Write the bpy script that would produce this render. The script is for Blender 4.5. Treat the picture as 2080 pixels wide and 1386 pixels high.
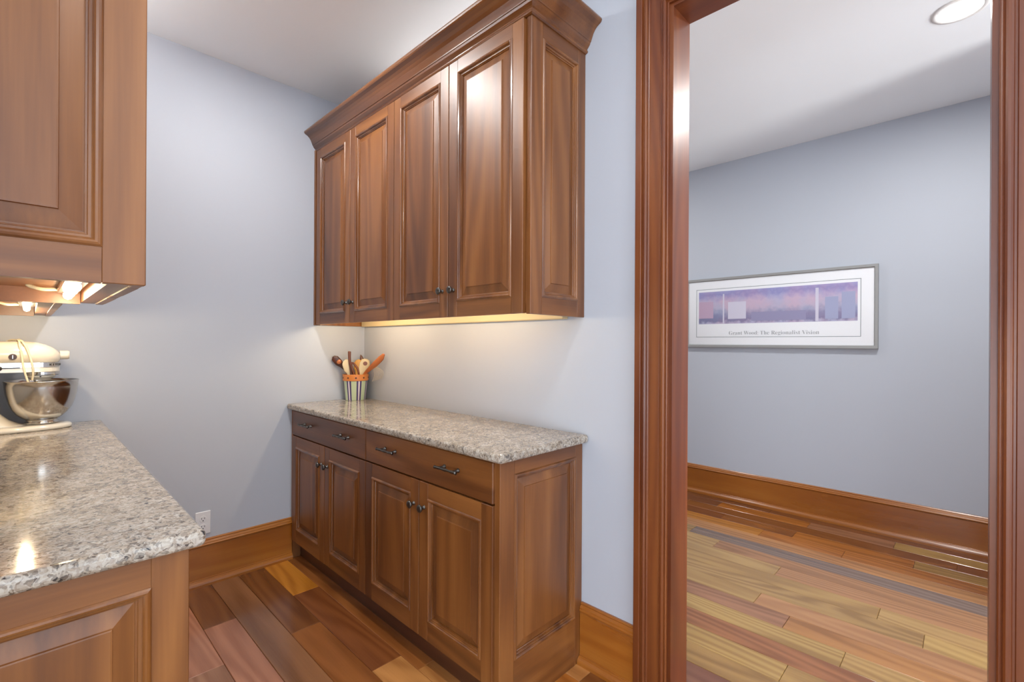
import bpy, bmesh, math, random
from mathutils import Vector, Matrix
random.seed(7)
S = bpy.context.scene
C = S.collection
for o in list(bpy.data.objects):
    bpy.data.objects.remove(o)

# ------------------------------------------------------------------ camera
FPX, ROLL, YAW, ZC = 958.6, math.atan2(10, 1918), math.atan2(986, 958.6), 1.283
sy, cy = math.sin(YAW), math.cos(YAW)
fwd = Vector((sy, cy, 0)); rgt = Vector((cy, -sy, 0)); up = Vector((0, 0, 1))
cx = rgt * math.cos(ROLL) + up * math.sin(ROLL)
cyv = up * math.cos(ROLL) - rgt * math.sin(ROLL)
cam = bpy.data.cameras.new('camera')
cam.sensor_width = 36; cam.lens = FPX / 2080 * 36
cam.shift_y = 4 / 2080
cam.clip_start = 0.02
co = bpy.data.objects.new('camera', cam); C.objects.link(co)
m = Matrix((cx, cyv, -fwd)).transposed().to_4x4(); m.translation = (0, 0, ZC)
co.matrix_world = m
S.camera = co

# ------------------------------------------------------------------ world, exposure, room light
S.view_settings.view_transform = 'Standard'; S.view_settings.look = 'None'
S.view_settings.exposure = 0.0; S.view_settings.gamma = 1.0
S.view_settings.use_curve_mapping = False
w = bpy.data.worlds.new('sky'); S.world = w; w.use_nodes = True
bg = w.node_tree.nodes['Background']; bg.inputs[0].default_value = (0.80, 0.89, 1.0, 1); bg.inputs[1].default_value = 1.0

def area(name, loc, target, sx, sy_, power, col, spread=math.pi, shape='RECTANGLE'):
    l = bpy.data.lights.new(name, 'AREA'); l.shape = shape; l.size = sx; l.size_y = sy_
    l.energy = power; l.color = col; l.spread = spread
    o = bpy.data.objects.new(name, l); C.objects.link(o); o.location = loc
    o.rotation_euler = (Vector(target) - Vector(loc)).to_track_quat('-Z', 'Y').to_euler()
    return o

# fill lights added at unseen kitchen windows; daylight from the hall's glazed end door
# (the fill lights are tilted upward to brighten the ceiling)
area('added_fill', (-0.6, -3.90, 0.75), (-0.6, -2.9, 2.40), 3.4, 1.2, 100, (0.82, 0.91, 1.0))
area('added_fill', (-3.90, -1.2, 0.75), (-2.9, -1.2, 1.95), 3.2, 1.2, 200, (0.86, 0.93, 1.0))
area('door_daylight', (2.25, -3.9, 1.15), (2.45, 0, 1.75), 0.85, 2.0, 195, (1.0, 0.985, 0.965))
PDL = [(0.655, 0.37, 2.795), (0.665, 2.07, 2.795)]      # pantry downlights
HDL = [(2.93, 0.04, 2.795), (2.93, 2.2, 2.795), (2.93, -2.0, 2.795)]
KDL = [(-1.4, -0.6, 2.795), (-1.4, -2.6, 2.795), (0.655, -1.5, 2.795)]

# ------------------------------------------------------------------ helpers
WL = {}
def obj(name, bm, mat, parent=None, smooth=False, label=None):
    me = bpy.data.meshes.new(name)
    bmesh.ops.recalc_face_normals(bm, faces=bm.faces[:])
    off = WL.get(parent.name, Vector()) if parent else Vector()
    if off.length:
        bmesh.ops.translate(bm, verts=bm.verts[:], vec=-off)
    bm.to_mesh(me); bm.free()
    if mat: me.materials.append(mat)
    if smooth:
        for p in me.polygons: p.use_smooth = True
    o = bpy.data.objects.new(name, me); C.objects.link(o)
    if parent:
        o.parent = parent; WL[o.name] = off
    if label: o['label'] = label
    return o
def thing(name, label, cat, loc=(0, 0, 0), group=None):
    o = bpy.data.objects.new(name, None); C.objects.link(o)
    o.empty_display_size = 0.05
    o.location = loc; WL[o.name] = Vector(loc)
    o['label'] = label; o['category'] = cat
    if group: o['group'] = group
    return o
def tag(o, label, cat, group=None):
    o['label'] = label; o['category'] = cat
    if group: o['group'] = group
    return o
def struct(name, bm, mat, parent=None, smooth=False, label=None):
    o = obj(name, bm, mat, parent, smooth)
    if not parent: o['kind'] = 'structure'
    if label: o['label'] = label
    return o
def BM(): return bmesh.new()
def box(bm, x0, x1, y0, y1, z0, z1, bev=0, seg=1):
    vs = [bm.verts.new((x, y, z)) for x in (x0, x1) for y in (y0, y1) for z in (z0, z1)]
    fs = [bm.faces.new([vs[i] for i in q]) for q in ((0, 1, 3, 2), (4, 6, 7, 5), (0, 4, 5, 1), (2, 3, 7, 6), (0, 2, 6, 4), (1, 5, 7, 3))]
    if bev:
        es = list({e for f in fs for e in f.edges})
        bmesh.ops.bevel(bm, geom=es, offset=bev, segments=seg, profile=0.5, affect='EDGES')
    return bm
def bx(*a, **k): return box(BM(), *a, **k)
def sweep(bm, prof, path, closed=True, cap=True):
    """path: list of (P, A, B); prof: (o, h) -> P + o*A + h*B"""
    rings = [[bm.verts.new(Vector(P) + o * Vector(A) + h * Vector(B)) for o, h in prof] for P, A, B in path]
    n = len(prof)
    for r0, r1 in zip(rings, rings[1:]):
        for i in range(n if closed else n - 1):
            j = (i + 1) % n
            bm.faces.new((r0[i], r0[j], r1[j], r1[i]))
    if cap and closed:
        bm.faces.new(rings[0]); bm.faces.new(rings[-1][::-1])
    return bm
def lathe(bm, prof, c, axis=(0, 0, 1), n=32, capa=False, capb=False):
    """prof: (r, t) along axis from c"""
    ax = Vector(axis).normalized(); u = ax.orthogonal().normalized(); v = ax.cross(u)
    c = Vector(c); rings = []
    for r, t in prof:
        if r < 1e-6: rings.append([bm.verts.new(c + ax * t)])
        else: rings.append([bm.verts.new(c + ax * t + r * (u * math.cos(2 * math.pi * k / n) + v * math.sin(2 * math.pi * k / n))) for k in range(n)])
    for a, b in zip(rings, rings[1:]):
        if len(a) == 1 and len(b) == 1: continue
        for k in range(n):
            j = (k + 1) % n
            if len(a) == 1: bm.faces.new((a[0], b[j], b[k]))
            elif len(b) == 1: bm.faces.new((a[k], a[j], b[0]))
            else: bm.faces.new((a[k], a[j], b[j], b[k]))
    if capa and len(rings[0]) > 1: bm.faces.new(rings[0])
    if capb and len(rings[-1]) > 1: bm.faces.new(rings[-1])
    return bm
def catmull(pts, k=8):
    P = [Vector(p) for p in pts]; P = [2 * P[0] - P[1]] + P + [2 * P[-1] - P[-2]]; out = []
    for i in range(1, len(P) - 2):
        a, b, c, d = P[i - 1:i + 3]
        for s in range(k):
            t = s / k
            out.append(0.5 * ((2 * b) + (c - a) * t + (2 * a - 5 * b + 4 * c - d) * t * t + (3 * b - a - 3 * c + d) * t ** 3))
    out.append(P[-2]); return out
def tube(bm, pts, r, n=8, cap=True):
    P = [Vector(p) for p in pts]; rings = []; u = None
    for i, p in enumerate(P):
        t = (P[min(i + 1, len(P) - 1)] - P[max(i - 1, 0)]).normalized()
        u = t.orthogonal().normalized() if u is None else (u - t * u.dot(t)).normalized()
        v = t.cross(u); rr = r[i] if isinstance(r, (list, tuple)) else r
        rings.append([bm.verts.new(p + rr * (u * math.cos(2 * math.pi * k / n) + v * math.sin(2 * math.pi * k / n))) for k in range(n)])
    for a, b in zip(rings, rings[1:]):
        for k in range(n): bm.faces.new((a[k], a[(k + 1) % n], b[(k + 1) % n], b[k]))
    if cap: bm.faces.new(rings[0]); bm.faces.new(rings[-1][::-1])
    return bm

# ------------------------------------------------------------------ materials
def lin(r, g, b):
    f = lambda c: (c / 255 / 12.92) if c / 255 <= 0.04045 else ((c / 255 + 0.055) / 1.055) ** 2.4
    return (f(r), f(g), f(b), 1)
class NT:
    def __init__(s, name):
        s.m = bpy.data.materials.new(name); s.m.use_nodes = True; s.t = s.m.node_tree
        s.b = s.t.nodes['Principled BSDF']
    def n(s, typ, **k):
        o = s.t.nodes.new(typ)
        for a, v in k.items():
            if a.startswith('i_'): o.inputs[a[2:].replace('_', ' ')].default_value = v
            else: setattr(o, a, v)
        return o
    def l(s, a, b): s.t.links.new(a, b)
def plain(name, col, rough=0.5, metal=0, spec=0.5, coat=0, emit=0, bump=0, bscale=200, ecol=None):
    t = NT(name); b = t.b
    b.inputs['Base Color'].default_value = col; b.inputs['Roughness'].default_value = rough
    b.inputs['Metallic'].default_value = metal; b.inputs['Specular IOR Level'].default_value = spec
    b.inputs['Coat Weight'].default_value = coat; b.inputs['Coat Roughness'].default_value = 0.08
    if emit:
        b.inputs['Emission Color'].default_value = ecol or col; b.inputs['Emission Strength'].default_value = emit
    nz = t.n('ShaderNodeTexNoise'); nz.inputs['Scale'].default_value = bscale; nz.inputs['Detail'].default_value = 3
    g = t.n('ShaderNodeNewGeometry'); t.l(g.outputs['Position'], nz.inputs['Vector'])
    if bump:
        bp = t.n('ShaderNodeBump'); bp.inputs['Strength'].default_value = bump; bp.inputs['Distance'].default_value = 0.002
        t.l(nz.outputs['Fac'], bp.inputs['Height']); t.l(bp.outputs['Normal'], b.inputs['Normal'])
    return t.m
def wood(name, dark, mid, light, axis, rough=0.42, coat=0.35, tint=0.5, objcol=False, ring=1.0, crough=0.40, amp=0.115):
    t = NT(name); b = t.b
    g = t.n('ShaderNodeNewGeometry'); oi = t.n('ShaderNodeObjectInfo')
    mp = t.n('ShaderNodeVectorMath', operation='MULTIPLY')
    k = [9.0, 9.0, 9.0]; k[axis] = 0.9
    mp.inputs[1].default_value = k
    t.l(g.outputs['Position'], mp.inputs[0])
    rnd = t.n('ShaderNodeMath', operation='MULTIPLY'); rnd.inputs[1].default_value = 37.0
    t.l(oi.outputs['Random'], rnd.inputs[0])
    ad = t.n('ShaderNodeVectorMath', operation='ADD'); t.l(mp.outputs[0], ad.inputs[0]); t.l(rnd.outputs[0], ad.inputs[1])
    # broad figure
    n1 = t.n('ShaderNodeTexNoise'); n1.inputs['Scale'].default_value = 0.55; n1.inputs['Detail'].default_value = 4; n1.inputs['Distortion'].default_value = 0.8
    t.l(ad.outputs[0], n1.inputs['Vector'])
    # growth rings: bands over a distorted field
    n2 = t.n('ShaderNodeTexNoise'); n2.inputs['Scale'].default_value = 0.38; n2.inputs['Detail'].default_value = 1.5
    t.l(ad.outputs[0], n2.inputs['Vector'])
    ml = t.n('ShaderNodeMath', operation='MULTIPLY'); ml.inputs[1].default_value = 62.0 * ring; t.l(n2.outputs['Fac'], ml.inputs[0])
    sn = t.n('ShaderNodeMath', operation='SINE'); t.l(ml.outputs[0], sn.inputs[0])
    # fine pores
    mp2 = t.n('ShaderNodeVectorMath', operation='MULTIPLY'); k2 = [160.0] * 3; k2[axis] = 6.0; mp2.inputs[1].default_value = k2
    t.l(g.outputs['Position'], mp2.inputs[0])
    n3 = t.n('ShaderNodeTexNoise'); n3.inputs['Scale'].default_value = 1.0; n3.inputs['Detail'].default_value = 2
    t.l(mp2.outputs[0], n3.inputs['Vector'])
    def mad(a, mul, add_socket=None, addv=0.0):
        q = t.n('ShaderNodeMath', operation='MULTIPLY_ADD'); t.l(a, q.inputs[0]); q.inputs[1].default_value = mul
        if add_socket is not None: t.l(add_socket, q.inputs[2])
        else: q.inputs[2].default_value = addv
        return q.outputs[0]
    v = mad(n1.outputs['Fac'], 1.15, None, -0.10)
    v = mad(sn.outputs[0], amp, v)
    v = mad(n3.outputs['Fac'], 0.24, v)
    v = mad(oi.outputs['Random'], 0.16 * tint / 0.5, v)
    v = mad(v, 1.0, None, -0.18)
    cr = t.n('ShaderNodeValToRGB'); e = cr.color_ramp.elements
    e[0].position = 0.15; e[0].color = dark; e[1].position = 0.85; e[1].color = light
    q = e.new(0.5); q.color = mid
    t.l(v, cr.inputs['Fac'])
    if objcol:
        mx = t.n('ShaderNodeMix', data_type='RGBA', blend_type='MULTIPLY'); mx.inputs[0].default_value = 1.0
        t.l(cr.outputs['Color'], mx.inputs[6]); t.l(oi.outputs['Color'], mx.inputs[7])
        t.l(mx.outputs[2], b.inputs['Base Color'])
    else:
        t.l(cr.outputs['Color'], b.inputs['Base Color'])
    rr = mad(n1.outputs['Fac'], 0.08, None, rough - 0.04); t.l(rr, b.inputs['Roughness'])
    b.inputs['Coat Weight'].default_value = coat; b.inputs['Coat Roughness'].default_value = crough
    bp = t.n('ShaderNodeBump'); bp.inputs['Strength'].default_value = 0.06; bp.inputs['Distance'].default_value = 0.001
    t.l(n3.outputs['Fac'], bp.inputs['Height']); t.l(bp.outputs['Normal'], b.inputs['Normal'])
    return t.m
CAB = ((0.088, 0.025, 0.0045, 1), (0.182, 0.061, 0.0120, 1), (0.285, 0.108, 0.025, 1))
TRM = ((0.078, 0.014, 0.003, 1), (0.140, 0.032, 0.006, 1), (0.210, 0.060, 0.011, 1))
BSB = ((0.240, 0.066, 0.007, 1), (0.330, 0.104, 0.012, 1), (0.410, 0.148, 0.022, 1))
CABX, CABY, CABZ = [wood('cherry_cabinet_' + 'xyz'[i], *CAB, axis=i) for i in range(3)]
TRX, TRY, TRZ = [wood('cherry_trim_' + 'xyz'[i], *TRM, axis=i, rough=0.40, coat=0.30, crough=0.32) for i in range(3)]
BBX, BBY, BBZ = [wood('cherry_base_' + 'xyz'[i], *BSB, axis=i, rough=0.28, coat=0.6, crough=0.12) for i in range(3)]
CABG = [wood('cherry_moulding_' + 'xyz'[i], *CAB, axis=i, rough=0.3, coat=0.7, crough=0.14) for i in range(3)]
PLANK = wood('floor_plank', (0.66, 0.58, 0.50, 1), (0.95, 0.92, 0.88, 1), (1.18, 1.18, 1.15, 1), axis=1, rough=0.25, coat=0.5, crough=0.14, tint=0.2, objcol=True, ring=1.8, amp=0.17)
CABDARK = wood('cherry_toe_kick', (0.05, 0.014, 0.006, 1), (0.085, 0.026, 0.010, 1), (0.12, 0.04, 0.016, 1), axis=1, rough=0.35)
UNDER = wood('cabinet_underside', (0.17, 0.060, 0.014, 1), (0.24, 0.088, 0.022, 1), (0.32, 0.13, 0.038, 1), axis=1, rough=0.4)  # lighter orange cherry; on the side panels it stands in for lamplight
WALL = plain('wall_paint_blue_grey', lin(185, 190, 199), 0.6, spec=0.25, bump=0.08, bscale=350)
CEIL = plain('ceiling_paint_white', lin(243, 248, 252), 0.75, spec=0.2, bump=0.06, bscale=300)
SUBF = plain('subfloor_wood', lin(92, 52, 30), 0.45)
BRONZE = plain('pewter_hardware', (0.115, 0.108, 0.100, 1), 0.30, metal=0.9, bump=0.15, bscale=400)
CHROME = plain('brushed_steel', (0.62, 0.60, 0.57, 1), 0.16, metal=1.0)
STEEL = plain('bowl_steel', (0.60, 0.58, 0.55, 1), 0.17, metal=1.0)
WHITE = plain('white_plastic', lin(226, 226, 228), 0.35)
DARK = plain('dark_slot', (0.012, 0.012, 0.012, 1), 0.5)
CREAM = plain('mixer_enamel', lin(228, 221, 205), 0.14, coat=0.6)
CORD = plain('cord_ivory', lin(235, 222, 190), 0.45)
BLACKP = plain('black_plastic', (0.02, 0.018, 0.017, 1), 0.35)
BROWNP = plain('brown_emblem', (0.045, 0.02, 0.016, 1), 0.35)
STRIP = plain('cream_raceway', lin(200, 182, 142), 0.5)
LENS = plain('downlight_lens', (1, 0.98, 0.95, 1), 0.5, emit=6.0)
BULB = plain('warm_bulb', (1, 0.86, 0.62, 1), 0.4, emit=26.0, ecol=(1, 0.80, 0.52, 1))
TRIMW = plain('downlight_trim', lin(238, 238, 236), 0.45)
FRAME = plain('brushed_pewter_frame', (0.33, 0.33, 0.32, 1), 0.45, metal=0.25, bump=0.1, bscale=500)
MAT = plain('mat_board', lin(238, 239, 242), 0.7)
GLASSDAY = plain('glowing_pane', (0.75, 0.85, 0.95, 1), 0.05, emit=1.2, ecol=(0.85, 0.93, 1, 1))  # panes glow by themselves in place of daylight behind them
PRINTLINE = plain('mat_line', lin(150, 156, 158), 0.7)

def granite():
    t = NT('granite'); b = t.b; g = t.n('ShaderNodeNewGeometry')
    nz = t.n('ShaderNodeTexNoise'); nz.inputs['Scale'].default_value = 60; nz.inputs['Detail'].default_value = 2
    t.l(g.outputs['Position'], nz.inputs['Vector'])
    mxv = t.n('ShaderNodeMix', data_type='RGBA', blend_type='LINEAR_LIGHT'); mxv.inputs[0].default_value = 0.012
    t.l(g.outputs['Position'], mxv.inputs[6]); t.l(nz.outputs['Color'], mxv.inputs[7])
    def cells(scale, stops):
        v = t.n('ShaderNodeTexVoronoi'); v.inputs['Scale'].default_value = scale; t.l(mxv.outputs[2], v.inputs['Vector'])
        sp = t.n('ShaderNodeSeparateColor'); t.l(v.outputs['Color'], sp.inputs[0])
        cr = t.n('ShaderNodeValToRGB'); cr.color_ramp.interpolation = 'CONSTANT'
        e = cr.color_ramp.elements; e[0].position = 0; e[0].color = stops[0][1]; e[1].position = stops[1][0]; e[1].color = stops[1][1]
        for p, c in stops[2:]:
            q = e.new(p); q.color = c
        t.l(sp.outputs[0], cr.inputs['Fac']); return cr.outputs['Color'], sp.outputs[1]
    a, ga = cells(105, [(0, lin(204, 197, 186)), (0.22, lin(186, 172, 154)), (0.44, lin(216, 210, 198)), (0.60, lin(164, 148, 130)), (0.74, lin(196, 186, 172)), (0.86, lin(118, 108, 100)), (0.94, lin(66, 64, 66))])
    c, gc = cells(230, [(0, lin(212, 204, 190)), (0.3, lin(180, 168, 154)), (0.55, lin(222, 216, 206)), (0.72, lin(138, 126, 116)), (0.88, lin(78, 74, 74)), (0.955, lin(60, 58, 60))])
    mx = t.n('ShaderNodeMix', data_type='RGBA'); mx.inputs[0].default_value = 0.5
    t.l(a, mx.inputs[6]); t.l(c, mx.inputs[7])
    n2 = t.n('ShaderNodeTexNoise'); n2.inputs['Scale'].default_value = 14; n2.inputs['Detail'].default_value = 3; t.l(g.outputs['Position'], n2.inputs['Vector'])
    cr2 = t.n('ShaderNodeValToRGB'); cr2.color_ramp.elements[0].position = 0.35; cr2.color_ramp.elements[0].color = (0.60, 0.57, 0.54, 1); cr2.color_ramp.elements[1].position = 0.65; cr2.color_ramp.elements[1].color = (0.80, 0.79, 0.785, 1)
    t.l(n2.outputs['Fac'], cr2.inputs['Fac'])
    m2 = t.n('ShaderNodeMix', data_type='RGBA', blend_type='MULTIPLY'); m2.inputs[0].default_value = 1.0
    t.l(mx.outputs[2], m2.inputs[6]); t.l(cr2.outputs['Color'], m2.inputs[7]); t.l(m2.outputs[2], b.inputs['Base Color'])
    b.inputs['Roughness'].default_value = 0.09; b.inputs['Specular IOR Level'].default_value = 0.5
    return t.m
GRAN = granite()

# ------------------------------------------------------------------ room shell
XW, YB, ZT, XH, XI = 1.571, 2.902, 2.80, 4.061, 1.697
b = BM()
for a in ((-4.1, 4.2, -4.1, 4.1, -0.12, -0.005),): box(b, *a)
floor = struct('floor', b, SUBF)
struct('ceiling', bx(-4.1, 4.2, -4.1, 4.1, ZT, ZT + 0.1), CEIL)
DY0, DY1, DZ = -0.045, 0.765, 2.48
b = BM(); box(b, XW, XI, DY1, YB + 1.1, 0, ZT); box(b, XW, XI, DY0, DY1, DZ, ZT); box(b, XW, XI, -4.0, DY0, 0, ZT)
struct('wall_right', b, WALL)
struct('wall_back', bx(-0.38, XW, YB, YB + 0.12, 0, ZT), WALL)
struct('wall_left', bx(-0.38, -0.26, 0.95, YB, 0, ZT), WALL)
struct('wall_side', bx(-4.0, -0.38, 0.95, 1.07, 0, ZT), WALL)
struct('wall_hall', bx(XH, XH + 0.12, -0.45, 4.0, 0, ZT), WALL)
struct('wall_jut', bx(3.22, XH + 0.12, -4.0, -0.45, 0, ZT), WALL)
struct('wall_end', bx(XI, XH, 3.6, 3.72, 0, ZT), WALL)
def wall_with_hole(name, axis, c0, c1, a0, a1, h0, h1, z0, z1):
    b = BM()
    def bb(p0, p1, q0, q1):
        if axis == 'y': box(b, p0, p1, c0, c1, q0, q1)
        else: box(b, c0, c1, p0, p1, q0, q1)
    bb(a0, h0, 0, ZT); bb(h1, a1, 0, ZT); bb(h0, h1, z1, ZT)
    if z0 > 0.01: bb(h0, h1, 0, z0)
    return struct(name, b, WALL)
wall_with_hole('wall_rear', 'y', -4.1, -4.0, -4.0, XW, -2.3, 1.1, 0.15, 2.35)
wall_with_hole('wall_kitchen', 'x', -4.1, -4.0, -4.0, 0.95, -2.8, 0.4, 0.15, 2.35)
wall_with_hole('wall_entry', 'y', -4.1, -4.0, XI, 3.22, 1.8, 2.7, 0.0, 2.15)
def window(name, axis, c, h0, h1, z0, z1, mull):
    t = 0.05; b = BM()
    def bb(bm, p0, p1, q0, q1, d=0.03):
        if axis == 'y': box(bm, p0, p1, c - d, c + d, q0, q1)
        else: box(bm, c - d, c + d, p0, p1, q0, q1)
    bb(b, h0, h1, z0, z0 + t); bb(b, h0, h1, z1 - t, z1); bb(b, h0, h0 + t, z0 + t, z1 - t); bb(b, h1 - t, h1, z0 + t, z1 - t)
    o = struct(name, b, TRZ)
    n = mull + 1; wd = (h1 - h0 - 2 * t) / n
    for i in range(n):
        p = BM(); bb(p, h0 + t + i * wd + 0.012, h0 + t + (i + 1) * wd - 0.012, z0 + t, z1 - t, 0.004); obj('pane', p, GLASSDAY, o)
        if i: q = BM(); bb(q, h0 + t + i * wd - 0.012, h0 + t + i * wd + 0.012, z0 + t, z1 - t, 0.02); obj('mullion', q, TRZ, o)
window('window_1', 'y', -4.05, -2.3, 1.1, 0.15, 2.35, 3)  # unseen kitchen window, added together with its fill light
window('window_2', 'x', -4.05, -2.8, 0.4, 0.15, 2.35, 3)  # second unseen window, likewise added for the fill
window('door_2', 'y', -4.05, 1.8, 2.7, 0.0, 2.15, 1)

# doorway into the hall: jamb lining with casing on both faces
b = BM(); box(b, XW - 0.002, XI + 0.002, DY1 - 0.018, DY1 + 0.001, 0, DZ); box(b, XW - 0.002, XI + 0.002, DY0 - 0.001, DY0 + 0.012, 0, DZ)
jamb = struct('door_1', b, TRZ)
obj('head_jamb', bx(XW - 0.002, XI + 0.002, DY0 + 0.012, DY1 - 0.018, DZ - 0.018, DZ + 0.001), TRY, jamb)
CP = [(0.0, 0.0), (0.0, 0.011), (0.003, 0.0135), (0.006, 0.012), (0.008, 0.011), (0.010, 0.0155), (0.014, 0.0185), (0.019, 0.0185), (0.023, 0.0155), (0.025, 0.0125), (0.029, 0.0125),
      (0.031, 0.0150), (0.060, 0.0165), (0.066, 0.0165), (0.068, 0.0200), (0.071, 0.0215), (0.074, 0.0200), (0.076, 0.0185), (0.079, 0.0225), (0.083, 0.0240), (0.087, 0.0225), (0.089, 0.0180), (0.093, 0.0180),
      (0.095, 0.0270), (0.097, 0.0285), (0.117, 0.0285), (0.119, 0.0265), (0.119, 0.0)]
def casing(X, s):
    B = (s, 0, 0)
    ya, yb = DY1 - 0.005, DY0 + 0.000
    zt = DZ - 0.006
    obj('casing_leg', sweep(BM(), CP, [((X, ya, 0), (0, 1, 0), B), ((X, ya, zt), (0, 1, 1), B)]), TRZ, jamb)
    obj('casing_head', sweep(BM(), CP, [((X, ya, zt), (0, 1, 1), B), ((X, yb, zt), (0, -1, 1), B)]), TRY, jamb)
    obj('casing_leg', sweep(BM(), CP, [((X, yb, zt), (0, -1, 1), B), ((X, yb, 0), (0, -1, 0), B)]), TRZ, jamb)
casing(XW, -1); casing(XI, 1)

# baseboards: board, cap moulding, shoe
BP = [(0, 0), (0.016, 0), (0.016, 0.200), (0.013, 0.204), (0, 0.204)]
CAPP = [(0, 0.204), (0.013, 0.204), (0.020, 0.207), (0.021, 0.212), (0.017, 0.216), (0.0165, 0.222), (0.012, 0.229), (0.010, 0.231), (0.012, 0.235), (0.008, 0.240), (0, 0.240)]
SHP = [(0.016, 0), (0.034, 0), (0.034, 0.012), (0.032, 0.020), (0.026, 0.027), (0.021, 0.029), (0.019, 0.031), (0.020, 0.035), (0.016, 0.037)]
def baseboard(name, P0, P1, A, mat):
    z = (0, 0, 1)
    def sw(p): return sweep(BM(), p, [(P0, A, z), (P1, A, z)])
    o = struct(name, sw(BP), mat); obj('cap_moulding', sw(CAPP), mat, o); obj('shoe_moulding', sw(SHP), mat, o)
baseboard('baseboard_back', (0.226, YB, 0), (1.102, YB, 0), (0, -1, 0), BBX)
baseboard('baseboard_right', (XW, 1.123, 0), (XW, 0.880, 0), (-1, 0, 0), BBY)
baseboard('baseboard_hall', (XH, 3.6, 0), (XH, -0.45, 0), (-1, 0, 0), BBY)
baseboard('baseboard_partition', (XI, 3.6, 0), (XI, 0.880, 0), (1, 0, 0), BBY)
baseboard('baseboard_rear', (XW, -4.0, 0), (XW, -0.166, 0), (-1, 0, 0), BBY)

# ------------------------------------------------------------------ floor planks, each its own piece
T_ = dict(
    tan=(168, 132, 78), tan2=(174, 138, 84), yel=(178, 143, 84), olive=(158, 122, 68), salm=(170, 122, 80), salm2=(162, 108, 80), red=(160, 104, 64), mauve=(156, 110, 80),
    grey=(130, 108, 96), gold=(186, 122, 44), orng=(178, 124, 70), orange=(172, 106, 44), brn=(140, 86, 42), brn2=(120, 70, 36), dkbrn=(118, 72, 36), walnut=(132, 90, 58), dmauve=(120, 76, 54))
def plank(x0, x1, y0, y1, col, k=1.0):
    g = 0.0006; c = 0.0016; z0, z1 = -0.005, 0.0
    x0 += g; x1 -= g; y0 += g; y1 -= g
    vs = [(x0, y0, z0), (x1, y0, z0), (x1, y1, z0), (x0, y1, z0), (x0, y0, z1 - c), (x1, y0, z1 - c), (x1, y1, z1 - c), (x0, y1, z1 - c),
          (x0 + c, y0 + c, z1), (x1 - c, y0 + c, z1), (x1 - c, y1 - c, z1), (x0 + c, y1 - c, z1)]
    fs = [(4 * i + j, 4 * i + (j + 1) % 4, 4 * i + 4 + (j + 1) % 4, 4 * i + 4 + j) for i in (0, 1) for j in range(4)] + [(8, 9, 10, 11)]
    me = bpy.data.meshes.new('plank'); me.from_pydata(vs, [], fs); me.materials.append(PLANK)
    o = bpy.data.objects.new('plank', me); C.objects.link(o); o.parent = floor
    r, gg, bb, _ = lin(*T_[col]); j = random.uniform(0.95, 1.05) * k
    o.color = (r * j, gg * j, bb * j, 1)
def row(x0, x1, segs, ymin, ymax, k=1.0, pal=('tan', 'brn', 'salm', 'orng', 'mauve', 'olive', 'brn2'), far_full=False):
    """segs: colours from far to near with the joints between them: [col, y, col, y, col]"""
    ys = [s for s in segs if not isinstance(s, str)]; cs = [s for s in segs if isinstance(s, str)]
    tops = [None] + ys; bots = ys + [None]
    for c, a, bt in zip(cs, tops, bots):
        ext_a = a if a is not None else min(ymax, (bt if bt is not None else 0.6) + random.uniform(1.0, 1.5))
        ext_b = bt if bt is not None else max(ymin, (a if a is not None else ext_a) - random.uniform(1.0, 1.5))
        if a is None: ext_a = ymax if far_full else max(ext_a, min(ymax, 2.1))
        if bt is None: ext_b = min(ext_b, max(ymin, -0.35))
        if a is None and bt is None: ext_a, ext_b = (ymax if far_full else min(ymax, 2.2)), max(ymin, -0.4)
        plank(x0, x1, ext_b, ext_a, c, k)
        if a is None:
            y = ext_a
            while y < ymax - 0.05:
                y2 = min(ymax, y + random.uniform(0.6, 1.5)); y2 = ymax if ymax - y2 < 0.3 else y2
                plank(x0, x1, y, y2, random.choice(pal), k); y = y2
        if bt is None:
            y = ext_b
            while y > ymin + 0.05:
                y2 = max(ymin, y - random.uniform(0.6, 1.5)); y2 = ymin if y2 - ymin < 0.3 else y2
                plank(x0, x1, y2, y, random.choice(pal), k); y = y2
HX = [1.7275] + [1.871 + 0.1295 * i for i in range(17)] + [XH - 0.018]
H = [['dmauve'], ['mauve', 0.878, 'olive'], ['yel', 0.52, 'tan'], ['red'], ['yel', 0.37, 'tan'], ['mauve', 0.608, 'orng'], ['tan2', 0.77, 'salm', -0.9, 'mauve'],
     ['tan2', 0.142, 'yel'], ['tan', 0.311, 'tan2'], ['tan2', 0.78, 'salm'], ['tan2', 1.17, 'salm'], ['olive', 1.38, 'grey'], ['orng'], ['gold', 1.02, 'orange', 0.556, 'orange'],
     ['brn2', 1.32, 'brn', 0.85, 'orange', 0.233, 'olive'], ['brn', 1.65, 'brn', 0.052, 'brn2'], ['dmauve', 1.44, 'orange', 0.82, 'mauve', 0.346, 'yel'], ['brn2', 1.1, 'brn2']]  # darker rows by the hall wall hold shade as well as plank tone
for i, segs in enumerate(H): row(HX[i], HX[i + 1], segs, -2.2, 3.58, 0.88)
PX = [0.553 + 0.1305 * i for i in range(-6, 9)] + [1.7275]
P = {-1: ['salm2', 2.124, 'mauve'], 0: ['dkbrn', 2.44, 'salm2'], 1: ['walnut', 1.2, 'tan'], 2: ['dkbrn', 2.135, 'brn'], 3: ['gold', 2.45, 'brn2', 1.67, 'orng', 0.6, 'brn'],
     4: ['brn', 1.55, 'orng'], 6: ['tan', 1.6, 'orange', 0.6, 'brn'], 7: ['orng', 1.06, 'dkbrn'], 8: ['brn', 0.7, 'dmauve']}
for i in range(len(PX) - 1):
    ymax = YB - 0.02 if PX[i] < 1.59 else 2.88
    row(PX[i], PX[i + 1], P.get(i - 6, ['brn', 1.3, 'tan']), -2.2, ymax, 1.2, far_full=True)

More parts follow.
